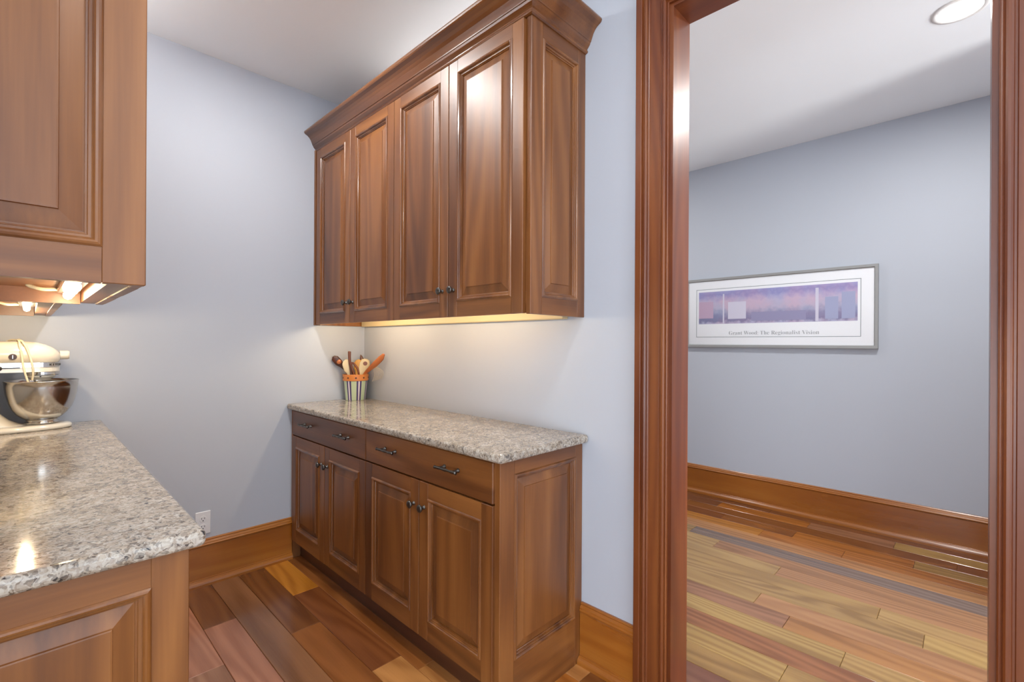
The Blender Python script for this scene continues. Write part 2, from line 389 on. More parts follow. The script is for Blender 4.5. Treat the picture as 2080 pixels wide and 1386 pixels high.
# ------------------------------------------------------------------ cabinet building blocks
def front_map(X0, s): return lambda a, b_, d: (X0 + s * d, a, b_)      # faces -x (s=-1) or +x (s=1)
def end_map(Y0): return lambda a, b_, d: (a, Y0 - d, b_)                # faces -y
def mbox(M, a0, a1, b0, b1, d0, d1, bev=0.0015):
    p, q = M(a0, b0, d0), M(a1, b1, d1)
    lo = [min(x, y) for x, y in zip(p, q)]; hi = [max(x, y) for x, y in zip(p, q)]
    return bx(lo[0], hi[0], lo[1], hi[1], lo[2], hi[2], bev=bev)
def rings(M, a0, a1, b0, b1, prof, cap):
    bm = BM(); R = []
    for e, d in prof:
        R.append([bm.verts.new(M(*q, d)) for q in ((a0 + e, b0 + e), (a1 - e, b0 + e), (a1 - e, b1 - e), (a0 + e, b1 - e))])
    for r0, r1 in zip(R, R[1:]):
        for k in range(4): bm.faces.new((r0[k], r0[(k + 1) % 4], r1[(k + 1) % 4], r1[k]))
    if cap: bm.faces.new(R[-1])
    return bm
MOUL = [(-0.0015, -0.002), (-0.001, 0.001), (0.002, 0.0045), (0.0055, 0.0058), (0.009, 0.0045), (0.0112, 0.001), (0.0118, -0.003), (0.0135, -0.0045), (0.0175, -0.0052), (0.0188, -0.0085), (0.0215, -0.0100), (0.0225, -0.0150)]
PANL = [(0.0190, -0.016), (0.0195, -0.0135), (0.0240, -0.0130), (0.0280, -0.0118), (0.0520, -0.0050), (0.0535, -0.0045), (0.0545, -0.0010), (0.0570, -0.0005)]
def panel_front(name, parent, M, a0, a1, b0, b1, sl, sr, rt, rb, t, haxis, flip=False, scale=1.0):
    """raised panel leaf: own mesh = the raised panel; children stiles, rails, moulding"""
    Wd = (CABX, CABY, CABZ)
    ia0, ia1, ib0, ib1 = a0 + sl, a1 - sr, b0 + rb, b1 - rt
    P_ = [(e * scale, d) for e, d in PANL]; Q_ = [(e * scale if e > 0 else e, d) for e, d in MOUL]
    leaf = obj(name, rings(M, ia0, ia1, ib0, ib1, P_, True), CABZ, parent)
    obj('stile', mbox(M, a0, ia0, b0, b1, -t, 0), CABZ, leaf)
    obj('stile', mbox(M, ia1, a1, b0, b1, -t, 0), CABZ, leaf)
    obj('rail', mbox(M, ia0, ia1, ib1, b1, -t, -0.0003, bev=0), Wd[haxis], leaf)
    obj('rail', mbox(M, ia0, ia1, b0, ib0, -t, -0.0003, bev=0), Wd[haxis], leaf)
    obj('moulding', rings(M, ia0, ia1, ib0, ib1, Q_, False), CABG[2], leaf, smooth=False)
    return leaf
KNOB = [(0.0085, 0.0), (0.0085, 0.003), (0.0055, 0.006), (0.0050, 0.012), (0.0062, 0.015), (0.0135, 0.0185), (0.0155, 0.022), (0.0155, 0.025), (0.0135, 0.0275), (0.008, 0.0295), (0.0, 0.030)]
def knob(parent, M, a, z):
    c = Vector(M(a, z, 0)); ax = Vector(M(a, z, 1)) - c
    obj('knob', lathe(BM(), KNOB, c, ax, 20), BRONZE, parent, smooth=True)
def pull(parent, M, a, z, horiz=True, L=0.125, cc=0.080):
    bm = BM(); st = 0.030
    q = (lambda s: (a + s, z)) if horiz else (lambda s: (a, z + s))
    for s in (-cc / 2, cc / 2):
        c = Vector(M(*q(s), 0)); ax = Vector(M(*q(s), 1)) - c
        lathe(bm, [(0.0085, 0), (0.0085, 0.002), (0.005, 0.007), (0.0042, 0.016), (0.0048, st)], c, ax, 12, capa=True)
    N = 17; pts = []; rs = []
    for i in range(N):
        s = -L / 2 + L * i / (N - 1); pts.append(M(*q(s), st)); f = abs(s) / (L / 2)
        r = 0.0043 + 0.0024 * math.exp(-((f - 0.66) / 0.09) ** 2) + 0.0022 * max(0, (f - 0.80) / 0.2)
        if abs(s) < 0.012: r += 0.0016
        rs.append(r)
    tube(bm, pts, rs, 12)
    obj('pull', bm, BRONZE, parent, smooth=True)
def slab(bm, x0, x1, y0, y1, z0, z1): return box(bm, x0, x1, y0, y1, z0, z1, bev=0.011, seg=4)

# ------------------------------------------------------------------ right base cabinet
t = thing('base_cabinet', 'cherry base cabinet with four doors under granite top on the right wall', 'cabinet', (1.34, 2.0, 0))
b = BM(); box(b, 1.112, 1.568, 1.148, 2.900, 0.112, 0.884)
obj('carcass', b, CABZ, t)
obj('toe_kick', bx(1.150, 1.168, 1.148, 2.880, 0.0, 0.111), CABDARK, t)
obj('side_panel', bx(1.104, 1.150, 2.8815, 2.9005, 0.0, 0.884, bev=0.001), CABZ, t)
panel_front('end_panel', t, end_map(1.125), 1.104, 1.569, 0.0, 0.884, 0.070, 0.045, 0.054, 0.187, 0.021, 0)
obj('corner_stile', bx(1.1045, 1.1115, 1.1275, 1.1500, 0.0, 0.884), CABZ, t)
Mb = front_map(1.0935, -1); DT = 0.0180
edges = [(1.150, 1.5735), (1.5775, 2.0000), (2.0040, 2.4320), (2.4360, 2.8640)]
for i, (y0, y1) in enumerate(edges):
    d = panel_front('door', t, Mb, y0, y1, 0.116, 0.732, 0.057, 0.057, 0.060, 0.074, DT, 1)
    knob(d, Mb, (y1 - 0.033) if i in (0, 2) else (y0 + 0.033), 0.634)
for y0, y1, pa in ((1.150, 2.000, (1.372, 1.790)), (2.004, 2.864, (2.208, 2.640))):
    d = obj('drawer', mbox(Mb, y0, y1, 0.7375, 0.880, -DT, 0, bev=0.003), CABY, t)
    for a in pa: pull(d, Mb, a, 0.819)
tag(obj('countertop', slab(BM(), 1.074, 1.5695, 1.094, 2.9005, 0.885, 0.917), GRAN), 'speckled granite countertop on the cabinet against the right wall', 'countertop')

# ------------------------------------------------------------------ right wall cabinet
t = thing('wall_cabinet', 'cherry wall cabinet with four tall doors and crown on the right wall', 'cabinet', (1.4, 2.0, 1.39))
b = BM(); box(b, 1.248, 1.569, 1.142, 2.900, 1.468, 2.46)
obj('carcass', b, CABZ, t)
obj('bottom_panel', bx(1.2685, 1.568, 1.143, 2.880, 1.456, 1.4675), UNDER, t)
obj('bottom_rail', bx(1.2482, 1.268, 1.143, 2.880, 1.392, 1.4675), CABY, t)
obj('side_panel', bx(1.2300, 1.569, 2.8815, 2.9005, 1.386, 2.4600, bev=0.001), CABZ, t)
panel_front('end_panel', t, end_map(1.120), 1.2445, 1.570, 1.388, 2.462, 0.062, 0.048, 0.070, 0.064, 0.021, 0)
Mu = front_map(1.2295, -1)
edges = [(1.146, 1.5695), (1.5735, 1.9930), (1.9970, 2.4330), (2.4370, 2.8640)]
for i, (y0, y1) in enumerate(edges):
    d = panel_front('door', t, Mu, y0, y1, 1.390, 2.446, 0.056, 0.056, 0.052, 0.063, DT, 1)
    knob(d, Mu, (y1 - 0.035) if i in (0, 2) else (y0 + 0.035), 1.500)
CR = [(-0.003, 2.449), (0.004, 2.449), (0.010, 2.452), (0.012, 2.457), (0.009, 2.462), (0.0085, 2.467), (0.013, 2.471), (0.021, 2.480), (0.0235, 2.488), (0.0265, 2.489), (0.0275, 2.493),
      (0.0315, 2.503), (0.0375, 2.517), (0.0460, 2.529), (0.0560, 2.5375), (0.0650, 2.5420), (0.0715, 2.5450), (0.0755, 2.5495), (0.0775, 2.5555), (0.0755, 2.5625), (0.060, 2.5625), (-0.003, 2.500)]
crown_path = lambda x, y0, y1, xe: [((x, y1, 0), (-1, 0, 0), (0, 0, 1)), ((x, y0, 0), (-1, -1, 0), (0, 0, 1)), ((xe, y0, 0), (0, -1, 0), (0, 0, 1))]
obj('crown_moulding', sweep(BM(), CR, crown_path(1.2445, 1.120, 2.9005, 1.5695)), CABG[1], t)
obj('top_panel', bx(1.2485, 1.569, 1.142, 2.900, 2.4605, 2.475), UNDER, t)
tag(obj('raceway', bx(1.532, 1.5695, 1.20, 2.870, 1.383, 1.4195, bev=0.004), STRIP), 'cream wiring raceway under the wall cabinet along the right wall', 'raceway')

# ------------------------------------------------------------------ left base cabinet and counter
t = thing('base_cabinet', 'cherry base cabinet under the granite top that holds the mixer', 'cabinet', (0.0, 2.0, 0))
b = BM(); box(b, -0.258, 0.203, 1.108, 2.900, 0.112, 0.884)
obj('carcass', b, CABZ, t)
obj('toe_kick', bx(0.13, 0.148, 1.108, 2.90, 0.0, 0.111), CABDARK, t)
panel_front('end_panel', t, end_map(1.086), -0.258, 0.222, 0.0, 0.884, 0.058, 0.060, 0.058, 0.187, 0.021, 0)
Ml = front_map(0.2215, 1)
for i in range(4):
    y0 = 1.112 + 0.447 * i; y1 = y0 + 0.443
    d = panel_front('door', t, Ml, y0, y1, 0.116, 0.732, 0.057, 0.057, 0.060, 0.074, DT, 1)
    knob(d, Ml, (y1 - 0.033) if i in (0, 2) else (y0 + 0.033), 0.634)
for i in range(2):
    y0 = 1.112 + 0.894 * i
    d = obj('drawer', mbox(Ml, y0, y0 + 0.890, 0.7375, 0.880, -DT, 0, bev=0.003), CABY, t)
    for a in (0.22, 0.66): pull(d, Ml, y0 + a, 0.819)
tag(obj('countertop', slab(BM(), -0.2585, 0.246, 1.063, 2.9005, 0.885, 0.917), GRAN), 'speckled granite countertop carrying the stand mixer', 'countertop')

# ------------------------------------------------------------------ left wall cabinets (near one deeper than the far one)
def left_wall_cabinet(label, xf, y0, y1, ends, nd):
    t = thing('wall_cabinet', label, 'cabinet', ((xf - 0.26) / 2, (y0 + y1) / 2, 1.39))
    xb = xf - 0.0185
    ye = y0 + (0.0215 if ends else 0.001)
    obj('carcass', bx(-0.258, xb - 0.0002, ye + 0.001, y1 - 0.001, 1.440, 2.46), CABZ, t)
    obj('bottom_panel', bx(-0.258, xb - 0.033, ye + 0.019, y1 - 0.020, 1.4285, 1.4395), UNDER, t)
    obj('bottom_rail', bx(xb - 0.032, xb - 0.0006, ye + 0.001, y1 - 0.001, 1.392, 1.4395), CABY, t)
    obj('side_panel', bx(-0.258, xb - 0.033, y1 - 0.019, y1 - 0.001, 1.388, 1.4395), UNDER, t)  # lighter orange wood paints in the glow of the light strip
    if ends:
        panel_front('end_panel', t, end_map(y0), -0.258, xf, 1.388, 2.460, 0.058, 0.0640, 0.060, 0.066, 0.021, 0, scale=1.05)
    else:
        obj('side_panel', bx(-0.258, xb - 0.033, ye + 0.001, ye + 0.018, 1.388, 1.4395), UNDER, t)
    M = front_map(xf, 1); yd = y0 + (0.0225 if ends else 0.0); wd = (y1 - yd - 0.004) / nd
    for i in range(nd):
        a0, a1 = yd + 0.002 + wd * i, yd + wd * (i + 1) - 0.001
        d = panel_front('door', t, M, a0, a1, 1.389, 2.446, 0.056, 0.056, 0.052, 0.063, DT, 1)
        if ends and i == 0:
            pm = sweep(BM(), [(-0.004, 0), (0.004, 0), (0.004, 0.0068), (-0.004, 0.0068)], [(M(a0 + 0.030, 1.521, 0), (0, 1, 0), (0.55, 0, 0)), (M(a0 + 0.030, 1.476, 0), (0, 1, 0), (1, 0, 0)), (M(a0 + 0.030, 1.470, 0), (0, 1, 0), (0.6, 0, 0))])
            obj('pull', pm, CHROME, d, label='bright metal end of the door pull')
            ps = sweep(BM(), [(-0.003, 0), (0.003, 0), (0.003, 0.005), (-0.003, 0.005)], [(M(a0 + 0.030, 1.586, 0), (0, 1, 0), (0.1, 0, 0)), (M(a0 + 0.030, 1.5215, 0), (0, 1, 0), (0.9, 0, 0))])
            obj('pull_strap', ps, BRONZE, d)
        else: knob(d, M, (a1 - 0.035) if i % 2 == 0 else (a0 + 0.035), 1.500)
    obj('top_panel', bx(-0.258, xb - 0.0005, ye + 0.001, y1 - 0.001, 2.4605, 2.475), UNDER, t)
    cp = [((xf - 0.0165, y1, 0), (1, 0, 0), (0, 0, 1)), ((xf - 0.0165, y0, 0), (1, -1, 0), (0, 0, 1)), ((-0.258, y0, 0), (0, -1, 0), (0, 0, 1))]
    if not ends: cp = [((xf - 0.0165, y1, 0), (1, 0, 0), (0, 0, 1)), ((xf - 0.0165, y0 + 0.085, 0), (1, 0, 0), (0, 0, 1))]
    obj('crown_moulding', sweep(BM(), CR, cp), CABY, t)
    return t
left_wall_cabinet('cherry wall cabinet, deeper and nearer one, above the left granite counter', 0.158, 1.127, 1.848, True, 2)
left_wall_cabinet('shallower cherry wall cabinet hanging above the stand mixer', 0.073, 1.851, 2.900, False, 2)

# ------------------------------------------------------------------ undercabinet lights: housing and a row of four bulbs
def strip_light(x, y0, y1, z, label, power, side=-1):
    t = thing('undercabinet_light', label, 'light', (x, (y0 + y1) / 2, z), 'light strips under the wall cabinets')
    obj('housing', bx(x - 0.022, x + 0.022, y0, y1, z - 0.014, z, bev=0.003), CHROME, t)
    n = 4
    for i in range(n):
        y = y0 + (y1 - y0) * (i + 0.5) / n
        obj('bulb', lathe(BM(), [(0.0, -0.012), (0.007, -0.009), (0.010, -0.003), (0.010, 0.004), (0.006, 0.008)], (x, y, z - 0.022), (0, 0, 1), 14), BULB, t, smooth=True)
    obj('lead', tube(BM(), catmull([(x + side * 0.022, y1 - 0.05, z - 0.007), (x + side * 0.05, y1 - 0.06, z - 0.010), (x + side * 0.070, y1 - 0.05, z - 0.004), (x + side * 0.078, y1 - 0.045, z + 0.001)], 6), 0.005, 8), CORD, t, smooth=True)
    for i in range(n):
        pl = bpy.data.lights.new('bulb_glow', 'POINT'); pl.energy = power / n; pl.color = (1.0, 0.79, 0.50); pl.shadow_soft_size = 0.010
        po = bpy.data.objects.new('bulb_glow', pl); C.objects.link(po); po.location = (x, y0 + (y1 - y0) * (i + 0.5) / n, z - 0.046)
ZU = 1.4285
strip_light(0.078, 1.42, 1.81, ZU, 'glowing four-bulb light strip under the near left wall cabinet', 1.5)
strip_light(0.000, 2.20, 2.66, ZU, 'glowing four-bulb light strip above the mixer under the far left wall cabinet', 4.6)
strip_light(1.312, 1.34, 1.94, 1.455, 'light strip under the near half of the right wall cabinet, behind its door bottoms', 3.6, 1)
strip_light(1.312, 2.12, 2.72, 1.455, 'light strip under the far half of the right wall cabinet, above the utensil crock', 4.4, 1)

# over-cabinet light tubes lying behind the crowns; the left one is added to brighten the ceiling
TUBE = plain('rope_tube', (1, 0.95, 0.88, 1), 0.4, emit=8.0, ecol=(1, 0.93, 0.84, 1))
def rope_light(x, y0, y1, label, power):
    t = thing('rope_light', label, 'light', (x, (y0 + y1) / 2, 2.475))
    n = 3
    for i in range(n):
        y = y0 + (y1 - y0) * (i + 0.5) / n
        obj('support', bx(x - 0.008, x + 0.008, y - 0.01, y + 0.01, 2.4755, 2.566), STRIP, t)
    obj('tube', tube(BM(), [(x, y0, 2.572), (x, (y0 + y1) / 2, 2.572), (x, y1, 2.572)], 0.006, 8), TUBE, t, smooth=True)
    l = area('cove_glow', (x, (y0 + y1) / 2, 2.580), (x, (y0 + y1) / 2, 4), 0.03, y1 - y0, power, (1.0, 0.97, 0.94))
    l.data.size, l.data.size_y = (0.03, y1 - y0); l.rotation_euler = (math.pi, 0, 0)
rope_light(1.42, 1.32, 2.35, 'light tube lying behind the crown on top of the right wall cabinet', 0.5)
rope_light(-0.10, 1.45, 2.70, 'light tube added on top of the left wall cabinets to brighten the ceiling', 14)

# ------------------------------------------------------------------ recessed downlights
def downlight(p, r, label, power, col=(1.0, 0.98, 0.955), grp='recessed ceiling downlights'):
    x, y, z = p
    t = thing('downlight', label, 'light', (x, y, ZT), grp)
    obj('trim_ring', lathe(BM(), [(r * 1.02, -0.001), (r * 1.05, -0.006), (r * 1.28, -0.005), (r * 1.32, -0.0005)], (x, y, ZT), (0, 0, 1), 40), TRIMW, t, smooth=True)
    obj('lens', lathe(BM(), [(0.0, -0.016), (r * 0.4, -0.0148), (r * 0.75, -0.0105), (r * 1.0, -0.004), (r * 1.02, -0.002)], (x, y, ZT), (0, 0, 1), 40), LENS, t)
    area('downlight_beam', (x, y, ZT - 0.020), (x, y, 0), 2 * r, 2 * r, power, col, shape='DISK').rotation_euler = (0, 0, 0)
downlight(PDL[0], 0.07, 'recessed round downlight in the pantry ceiling, nearer one', 10)
downlight(PDL[1], 0.07, 'recessed round downlight in the pantry ceiling, farther one', 16)
downlight(HDL[0], 0.075, 'bright recessed downlight in the hall ceiling seen through the doorway', 24)
downlight(HDL[1], 0.075, 'recessed downlight in the hall ceiling toward the hall end', 14)
downlight(HDL[2], 0.075, 'recessed downlight in the hall ceiling near the glazed hall door', 14)
for i, p in enumerate(KDL): downlight(p, 0.075, ['recessed downlight in the kitchen ceiling near the side window', 'recessed downlight in the kitchen ceiling corner by both windows', 'recessed downlight in the kitchen ceiling by the rear window'][i], 16)

# ------------------------------------------------------------------ wall outlet
t = thing('outlet', 'white duplex outlet low on the blue back wall above the baseboard', 'outlet', (0.651, YB, 0.325))
obj('plate', bx(0.616, 0.686, YB - 0.0065, YB - 0.0002, 0.265, 0.385, bev=0.0025), WHITE, t)
for z in (0.346, 0.304):
    bm = BM(); lathe(bm, [(0.0, 0.0085), (0.0155, 0.0085), (0.017, 0.007), (0.017, 0.0)], (0.651, YB, z), (0, -1, 0), 24)
    r = obj('receptacle', bm, WHITE, t)
    for dx, w_, h_, dz in ((-0.0065, 0.0022, 0.009, 0.004), (0.0065, 0.0022, 0.008, 0.004), (0, 0.005, 0.005, -0.0075)):
        obj('slot', bx(0.651 + dx - w_ / 2, 0.651 + dx + w_ / 2, YB - 0.0092, YB - 0.0080, z + dz - h_ / 2, z + dz + h_ / 2), DARK, r)

# ------------------------------------------------------------------ framed poster in the hall
def text_mesh(name, body, size, parent, mat, place, extrude=0.0004, offset=0.0, align='LEFT', sx=1.0):
    cu = bpy.data.curves.new('lettering', 'FONT'); cu.body = body; cu.size = size; cu.extrude = extrude; cu.offset = offset; cu.align_x = align
    to = bpy.data.objects.new('lettering', cu); C.objects.link(to)
    dg = bpy.context.evaluated_depsgraph_get(); dg.update()
    me = bpy.data.meshes.new_from_object(to.evaluated_get(dg)); bpy.data.objects.remove(to); bpy.data.curves.remove(cu)
    off = WL.get(parent.name, Vector())
    for v in me.vertices: v.co = Vector(place(v.co.x * sx, v.co.y, v.co.z)) - off
    me.materials.clear(); me.materials.append(mat)
    o = bpy.data.objects.new(name, me); C.objects.link(o); o.parent = parent; WL[o.name] = off
    return o
t = thing('framed_poster', 'wide framed poster of a pale lilac scene with a caption on the hall wall', 'picture', (XH, 1.122, 1.545))
PY0, PY1, PZ0, PZ1 = 0.452, 1.792, 1.256, 1.837
X1 = XH - 0.030
def pmap(a, b_, d): return (X1 - d, a, b_)
FR = [(0.0, -0.0295), (0.0, 0.0), (0.0015, 0.0015), (0.018, 0.0010), (0.0215, -0.003), (0.0225, -0.006), (0.0225, -0.012)]
obj('frame', rings(pmap, PY0, PY1, PZ0, PZ1, FR, False), FRAME, t)
XM = X1 + 0.010
obj('backing', bx(XM + 0.003, XH - 0.0005, PY0 + 0.004, PY1 - 0.004, PZ0 + 0.004, PZ1 - 0.004), MAT, t)
mat_ = obj('mat_board', bx(XM, XM + 0.003, PY0 + 0.010, PY1 - 0.010, PZ0 + 0.010, PZ1 - 0.010), MAT, t)
b = BM(); ly0, ly1, lz0, lz1, lw = 0.547, 1.704, 1.340, 1.748, 0.0042
for a in ((ly0, ly1, lz0, lz0 + lw), (ly0, ly1, lz1 - lw, lz1), (ly0, ly0 + lw, lz0 + lw, lz1 - lw), (ly1 - lw, ly1, lz0 + lw, lz1 - lw)):
    box(b, XM - 0.0006, XM, a[0], a[1], a[2], a[3])
obj('mat_line', b, PRINTLINE, mat_)
def print_mat():
    tt = NT('poster_print'); bs = tt.b; g = tt.n('ShaderNodeNewGeometry'); sp = tt.n('ShaderNodeSeparateXYZ'); tt.l(g.outputs['Position'], sp.inputs[0])
    mr = tt.n('ShaderNodeMapRange'); mr.inputs[1].default_value = 1.452; mr.inputs[2].default_value = 1.724; tt.l(sp.outputs[2], mr.inputs[0])
    nz = tt.n('ShaderNodeTexNoise'); nz.inputs['Scale'].default_value = 26; nz.inputs['Detail'].default_value = 5; tt.l(g.outputs['Position'], nz.inputs['Vector'])
    ma = tt.n('ShaderNodeMath', operation='MULTIPLY_ADD'); tt.l(nz.outputs['Fac'], ma.inputs[0]); ma.inputs[1].default_value = 0.34; tt.l(mr.outputs[0], ma.inputs[2])
    mb = tt.n('ShaderNodeMath', operation='SUBTRACT'); tt.l(ma.outputs[0], mb.inputs[0]); mb.inputs[1].default_value = 0.17
    cr = tt.n('ShaderNodeValToRGB'); e = cr.color_ramp.elements
    e[0].position = 0; e[0].color = lin(190, 184, 204); e[1].position = 1; e[1].color = lin(172, 164, 200)
    for p, c in ((0.10, (140, 134, 164)), (0.24, (150, 146, 174)), (0.36, (172, 168, 190)), (0.48, (196, 184, 200)), (0.66, (200, 186, 204)), (0.80, (178, 168, 200)), (0.90, (160, 152, 194))):
        q = e.new(p); q.color = lin(*c)
    tt.l(mb.outputs[0], cr.inputs['Fac'])
    n2 = tt.n('ShaderNodeTexNoise'); n2.inputs['Scale'].default_value = 7; n2.inputs['Detail'].default_value = 2; tt.l(g.outputs['Position'], n2.inputs['Vector'])
    c2 = tt.n('ShaderNodeValToRGB'); c2.color_ramp.elements[0].position = 0.40; c2.color_ramp.elements[0].color = (0.84, 0.92, 1.0, 1); c2.color_ramp.elements[1].position = 0.62; c2.color_ramp.elements[1].color = (1.0, 0.90, 0.94, 1)
    tt.l(n2.outputs['Fac'], c2.inputs['Fac'])
    mx = tt.n('ShaderNodeMix', data_type='RGBA', blend_type='MULTIPLY'); mx.inputs[0].default_value = 1
    tt.l(cr.outputs['Color'], mx.inputs[6]); tt.l(c2.outputs['Color'], mx.inputs[7]); tt.l(mx.outputs[2], bs.inputs['Base Color']); bs.inputs['Roughness'].default_value = 0.7
    return tt.m
pr = obj('print', bx(XM - 0.0006, XM, 0.567, 1.682, 1.452, 1.724), print_mat(), t)
LILW = plain('print_pale_shape', lin(208, 204, 220), 0.7); LILP = plain('print_pink_shape', lin(192, 166, 190), 0.7); LILB = plain('print_blue_shape', lin(164, 168, 198), 0.7); LILD = plain('print_dusk_shape', lin(150, 146, 178), 0.7)
def patch(y0, y1, z0, z1, mat):  # flat printed blocks of a plain generic pattern
    bm = BM(); bm.faces.new([bm.verts.new((XM - 0.0010, y, z)) for y, z in ((y0, z0), (y1, z0), (y1, z1), (y0, z1))]); obj('printed_shape', bm, mat, pr)
for a in ((1.56, 1.682, 1.50, 1.64, LILP), (1.47, 1.482, 1.455, 1.70, LILW), (1.30, 1.44, 1.49, 1.63, LILW), (0.88, 1.26, 1.47, 1.54, LILD), (0.80, 0.82, 1.455, 1.70, LILW), (0.68, 0.76, 1.47, 1.63, LILB), (0.58, 0.66, 1.47, 1.66, LILB)): patch(*a)
CAPS = 0.93
TXT = plain('caption_ink', lin(158, 160, 162), 0.7)
def serif(txt):   # serif letter shapes from the built-in font
    return ''.join(chr(0x1D400 + ord(c) - 65) if 'A' <= c <= 'Z' else chr(0x1D41A + ord(c) - 97) if 'a' <= c <= 'z' else c for c in txt)
try:
    text_mesh('caption', serif('Grant Wood: The Regionalist Vision'), 0.0440, t, TXT, lambda x, y, z: (XM - 0.0006 - z, 1.434 - x, 1.360 + y), offset=-0.0006, sx=CAPS)
except Exception as ex:
    print('caption', ex)
obj('glazing', bx(XM - 0.0035, XM - 0.0030, PY0 + 0.012, PY1 - 0.012, PZ0 + 0.012, PZ1 - 0.012), None, t)
gm = NT('picture_glass'); tr_ = gm.n('ShaderNodeBsdfTransparent'); gl_ = gm.n('ShaderNodeBsdfGlossy'); gl_.inputs['Roughness'].default_value = 0.05
fr_ = gm.n('ShaderNodeFresnel'); fr_.inputs['IOR'].default_value = 1.12; ms_ = gm.n('ShaderNodeMixShader'); gm.l(fr_.outputs[0], ms_.inputs[0]); gm.l(tr_.outputs[0], ms_.inputs[1]); gm.l(gl_.outputs[0], ms_.inputs[2])
gm.l(ms_.outputs[0], gm.t.nodes['Material Output'].inputs['Surface'])
bpy.data.objects['glazing'].data.materials.append(gm.m)

# ------------------------------------------------------------------ stand mixer on the left counter
ZK = 0.917; YM = 2.775
t = thing('stand_mixer', 'cream enamel stand mixer with steel bowl on the left granite counter', 'mixer', (0.0, YM, ZK))
def loft(secs, n=28, e=2.6):
    """secs: (x, yhalf, z0, z1) superellipse rings along x"""
    bm = BM(); R = []
    for x, hy, z0, z1 in secs:
        zc, hz = (z0 + z1) / 2, (z1 - z0) / 2; r = []
        for k in range(n):
            a = 2 * math.pi * k / n; c_, s_ = math.cos(a), math.sin(a)
            r.append(bm.verts.new((x, YM + hy * math.copysign(abs(c_) ** (2 / e), c_), zc + hz * math.copysign(abs(s_) ** (2 / e), s_))))
        R.append(r)
    for a, b_ in zip(R, R[1:]):
        for k in range(n): bm.faces.new((a[k], a[(k + 1) % n], b_[(k + 1) % n], b_[k]))
    bm.faces.new(R[0]); bm.faces.new(R[-1][::-1]); return bm
def plan(secs, z0, z1, x0, x1, n=40, inset=0.0):
    pass
def oval(xc, a, hy, zs, e=2.4, n=48):
    """stack of superellipse plan rings: zs = (z, scale)"""
    bm = BM(); R = []
    for z, k_ in zs:
        r = []
        for k in range(n):
            q = 2 * math.pi * k / n; c_, s_ = math.cos(q), math.sin(q)
            r.append(bm.verts.new((xc + (a - k_) * math.copysign(abs(c_) ** (2 / e), c_), YM + (hy - k_) * math.copysign(abs(s_) ** (2 / e), s_), z)))
        R.append(r)
    for p, q in zip(R, R[1:]):
        for k in range(n): bm.faces.new((p[k], p[(k + 1) % n], q[(k + 1) % n], q[k]))
    bm.faces.new(R[0][::-1]); bm.faces.new(R[-1]); return bm
obj('base', oval(-0.052, 0.190, 0.092, [(ZK + 0.0005, 0.004), (ZK + 0.004, 0.0), (ZK + 0.013, 0.0), (ZK + 0.018, 0.004), (ZK + 0.021, 0.012), (ZK + 0.022, 0.03)]), CREAM, t, smooth=True)
# pedestal: sections by height
bm = BM(); R = []
for z, xf, xb_, hy in ((ZK + 0.0215, 0.005, -0.222, 0.070), (ZK + 0.028, -0.020, -0.222, 0.062), (ZK + 0.045, -0.048, -0.220, 0.056), (ZK + 0.075, -0.075, -0.218, 0.051), (ZK + 0.115, -0.094, -0.216, 0.047), (ZK + 0.16, -0.102, -0.214, 0.045), (ZK + 0.20, -0.100, -0.214, 0.045), (ZK + 0.222, -0.090, -0.214, 0.046), (ZK + 0.238, -0.070, -0.214, 0.047)):
    r = []; xc, hx = (xf + xb_) / 2, (xf - xb_) / 2
    for k in range(32):
        q = 2 * math.pi * k / 32; c_, s_ = math.cos(q), math.sin(q)
        r.append(bm.verts.new((xc + hx * math.copysign(abs(c_) ** 0.8, c_), YM + hy * math.copysign(abs(s_) ** 0.8, s_), z)))
    R.append(r)
for p, q in zip(R, R[1:]):
    for k in range(32): bm.faces.new((p[k], p[(k + 1) % 32], q[(k + 1) % 32], q[k]))
bm.faces.new(R[0][::-1]); bm.faces.new(R[-1])
obj('pedestal', bm, CREAM, t, smooth=True)
hd = obj('motor_head', loft([(-0.225, 0.02, 1.205, 1.245), (-0.222, 0.040, 1.192, 1.262), (-0.21, 0.054, 1.186, 1.273), (-0.18, 0.061, 1.1835, 1.278), (-0.10, 0.064, 1.183, 1.280), (0.0, 0.063, 1.183, 1.2795), (0.03, 0.0615, 1.183, 1.276), (0.055, 0.057, 1.184, 1.2675), (0.075, 0.050, 1.186, 1.256), (0.090, 0.039, 1.190, 1.243), (0.098, 0.026, 1.197, 1.233), (0.101, 0.012, 1.206, 1.225)]), CREAM, t, smooth=True)
def band(z0, z1, hy, xr, xl=-0.215, r=None):
    """flat-sided band with a round nose"""
    pts = [(xl, YM + hy), (xl, YM - hy)]
    r = hy if r is None else r
    N = 20
    for k in range(N + 1):
        q = -math.pi / 2 + math.pi * k / N
        pts.append((xr - r + r * math.cos(q), YM + hy * math.sin(q)))
    bm = BM(); lo = [bm.verts.new((x, y, z0)) for x, y in pts]; hi = [bm.verts.new((x, y, z1)) for x, y in pts]
    n = len(pts)
    for k in range(n): bm.faces.new((lo[k], lo[(k + 1) % n], hi[(k + 1) % n], hi[k]))
    bm.faces.new(lo[::-1]); bm.faces.new(hi); return bm
obj('trim_band', band(1.1745, 1.1935, 0.0625, 0.101), CHROME, t)
obj('lower_head', band(1.1550, 1.1744, 0.0605, 0.099), CREAM, t)
obj('collar', lathe(BM(), [(0.0, 1.1555), (0.052, 1.1555), (0.053, 1.153), (0.053, 1.143), (0.050, 1.1405), (0.0, 1.1405)], (0.046, YM, 0), (0, 0, 1), 36), CHROME, t, smooth=False)
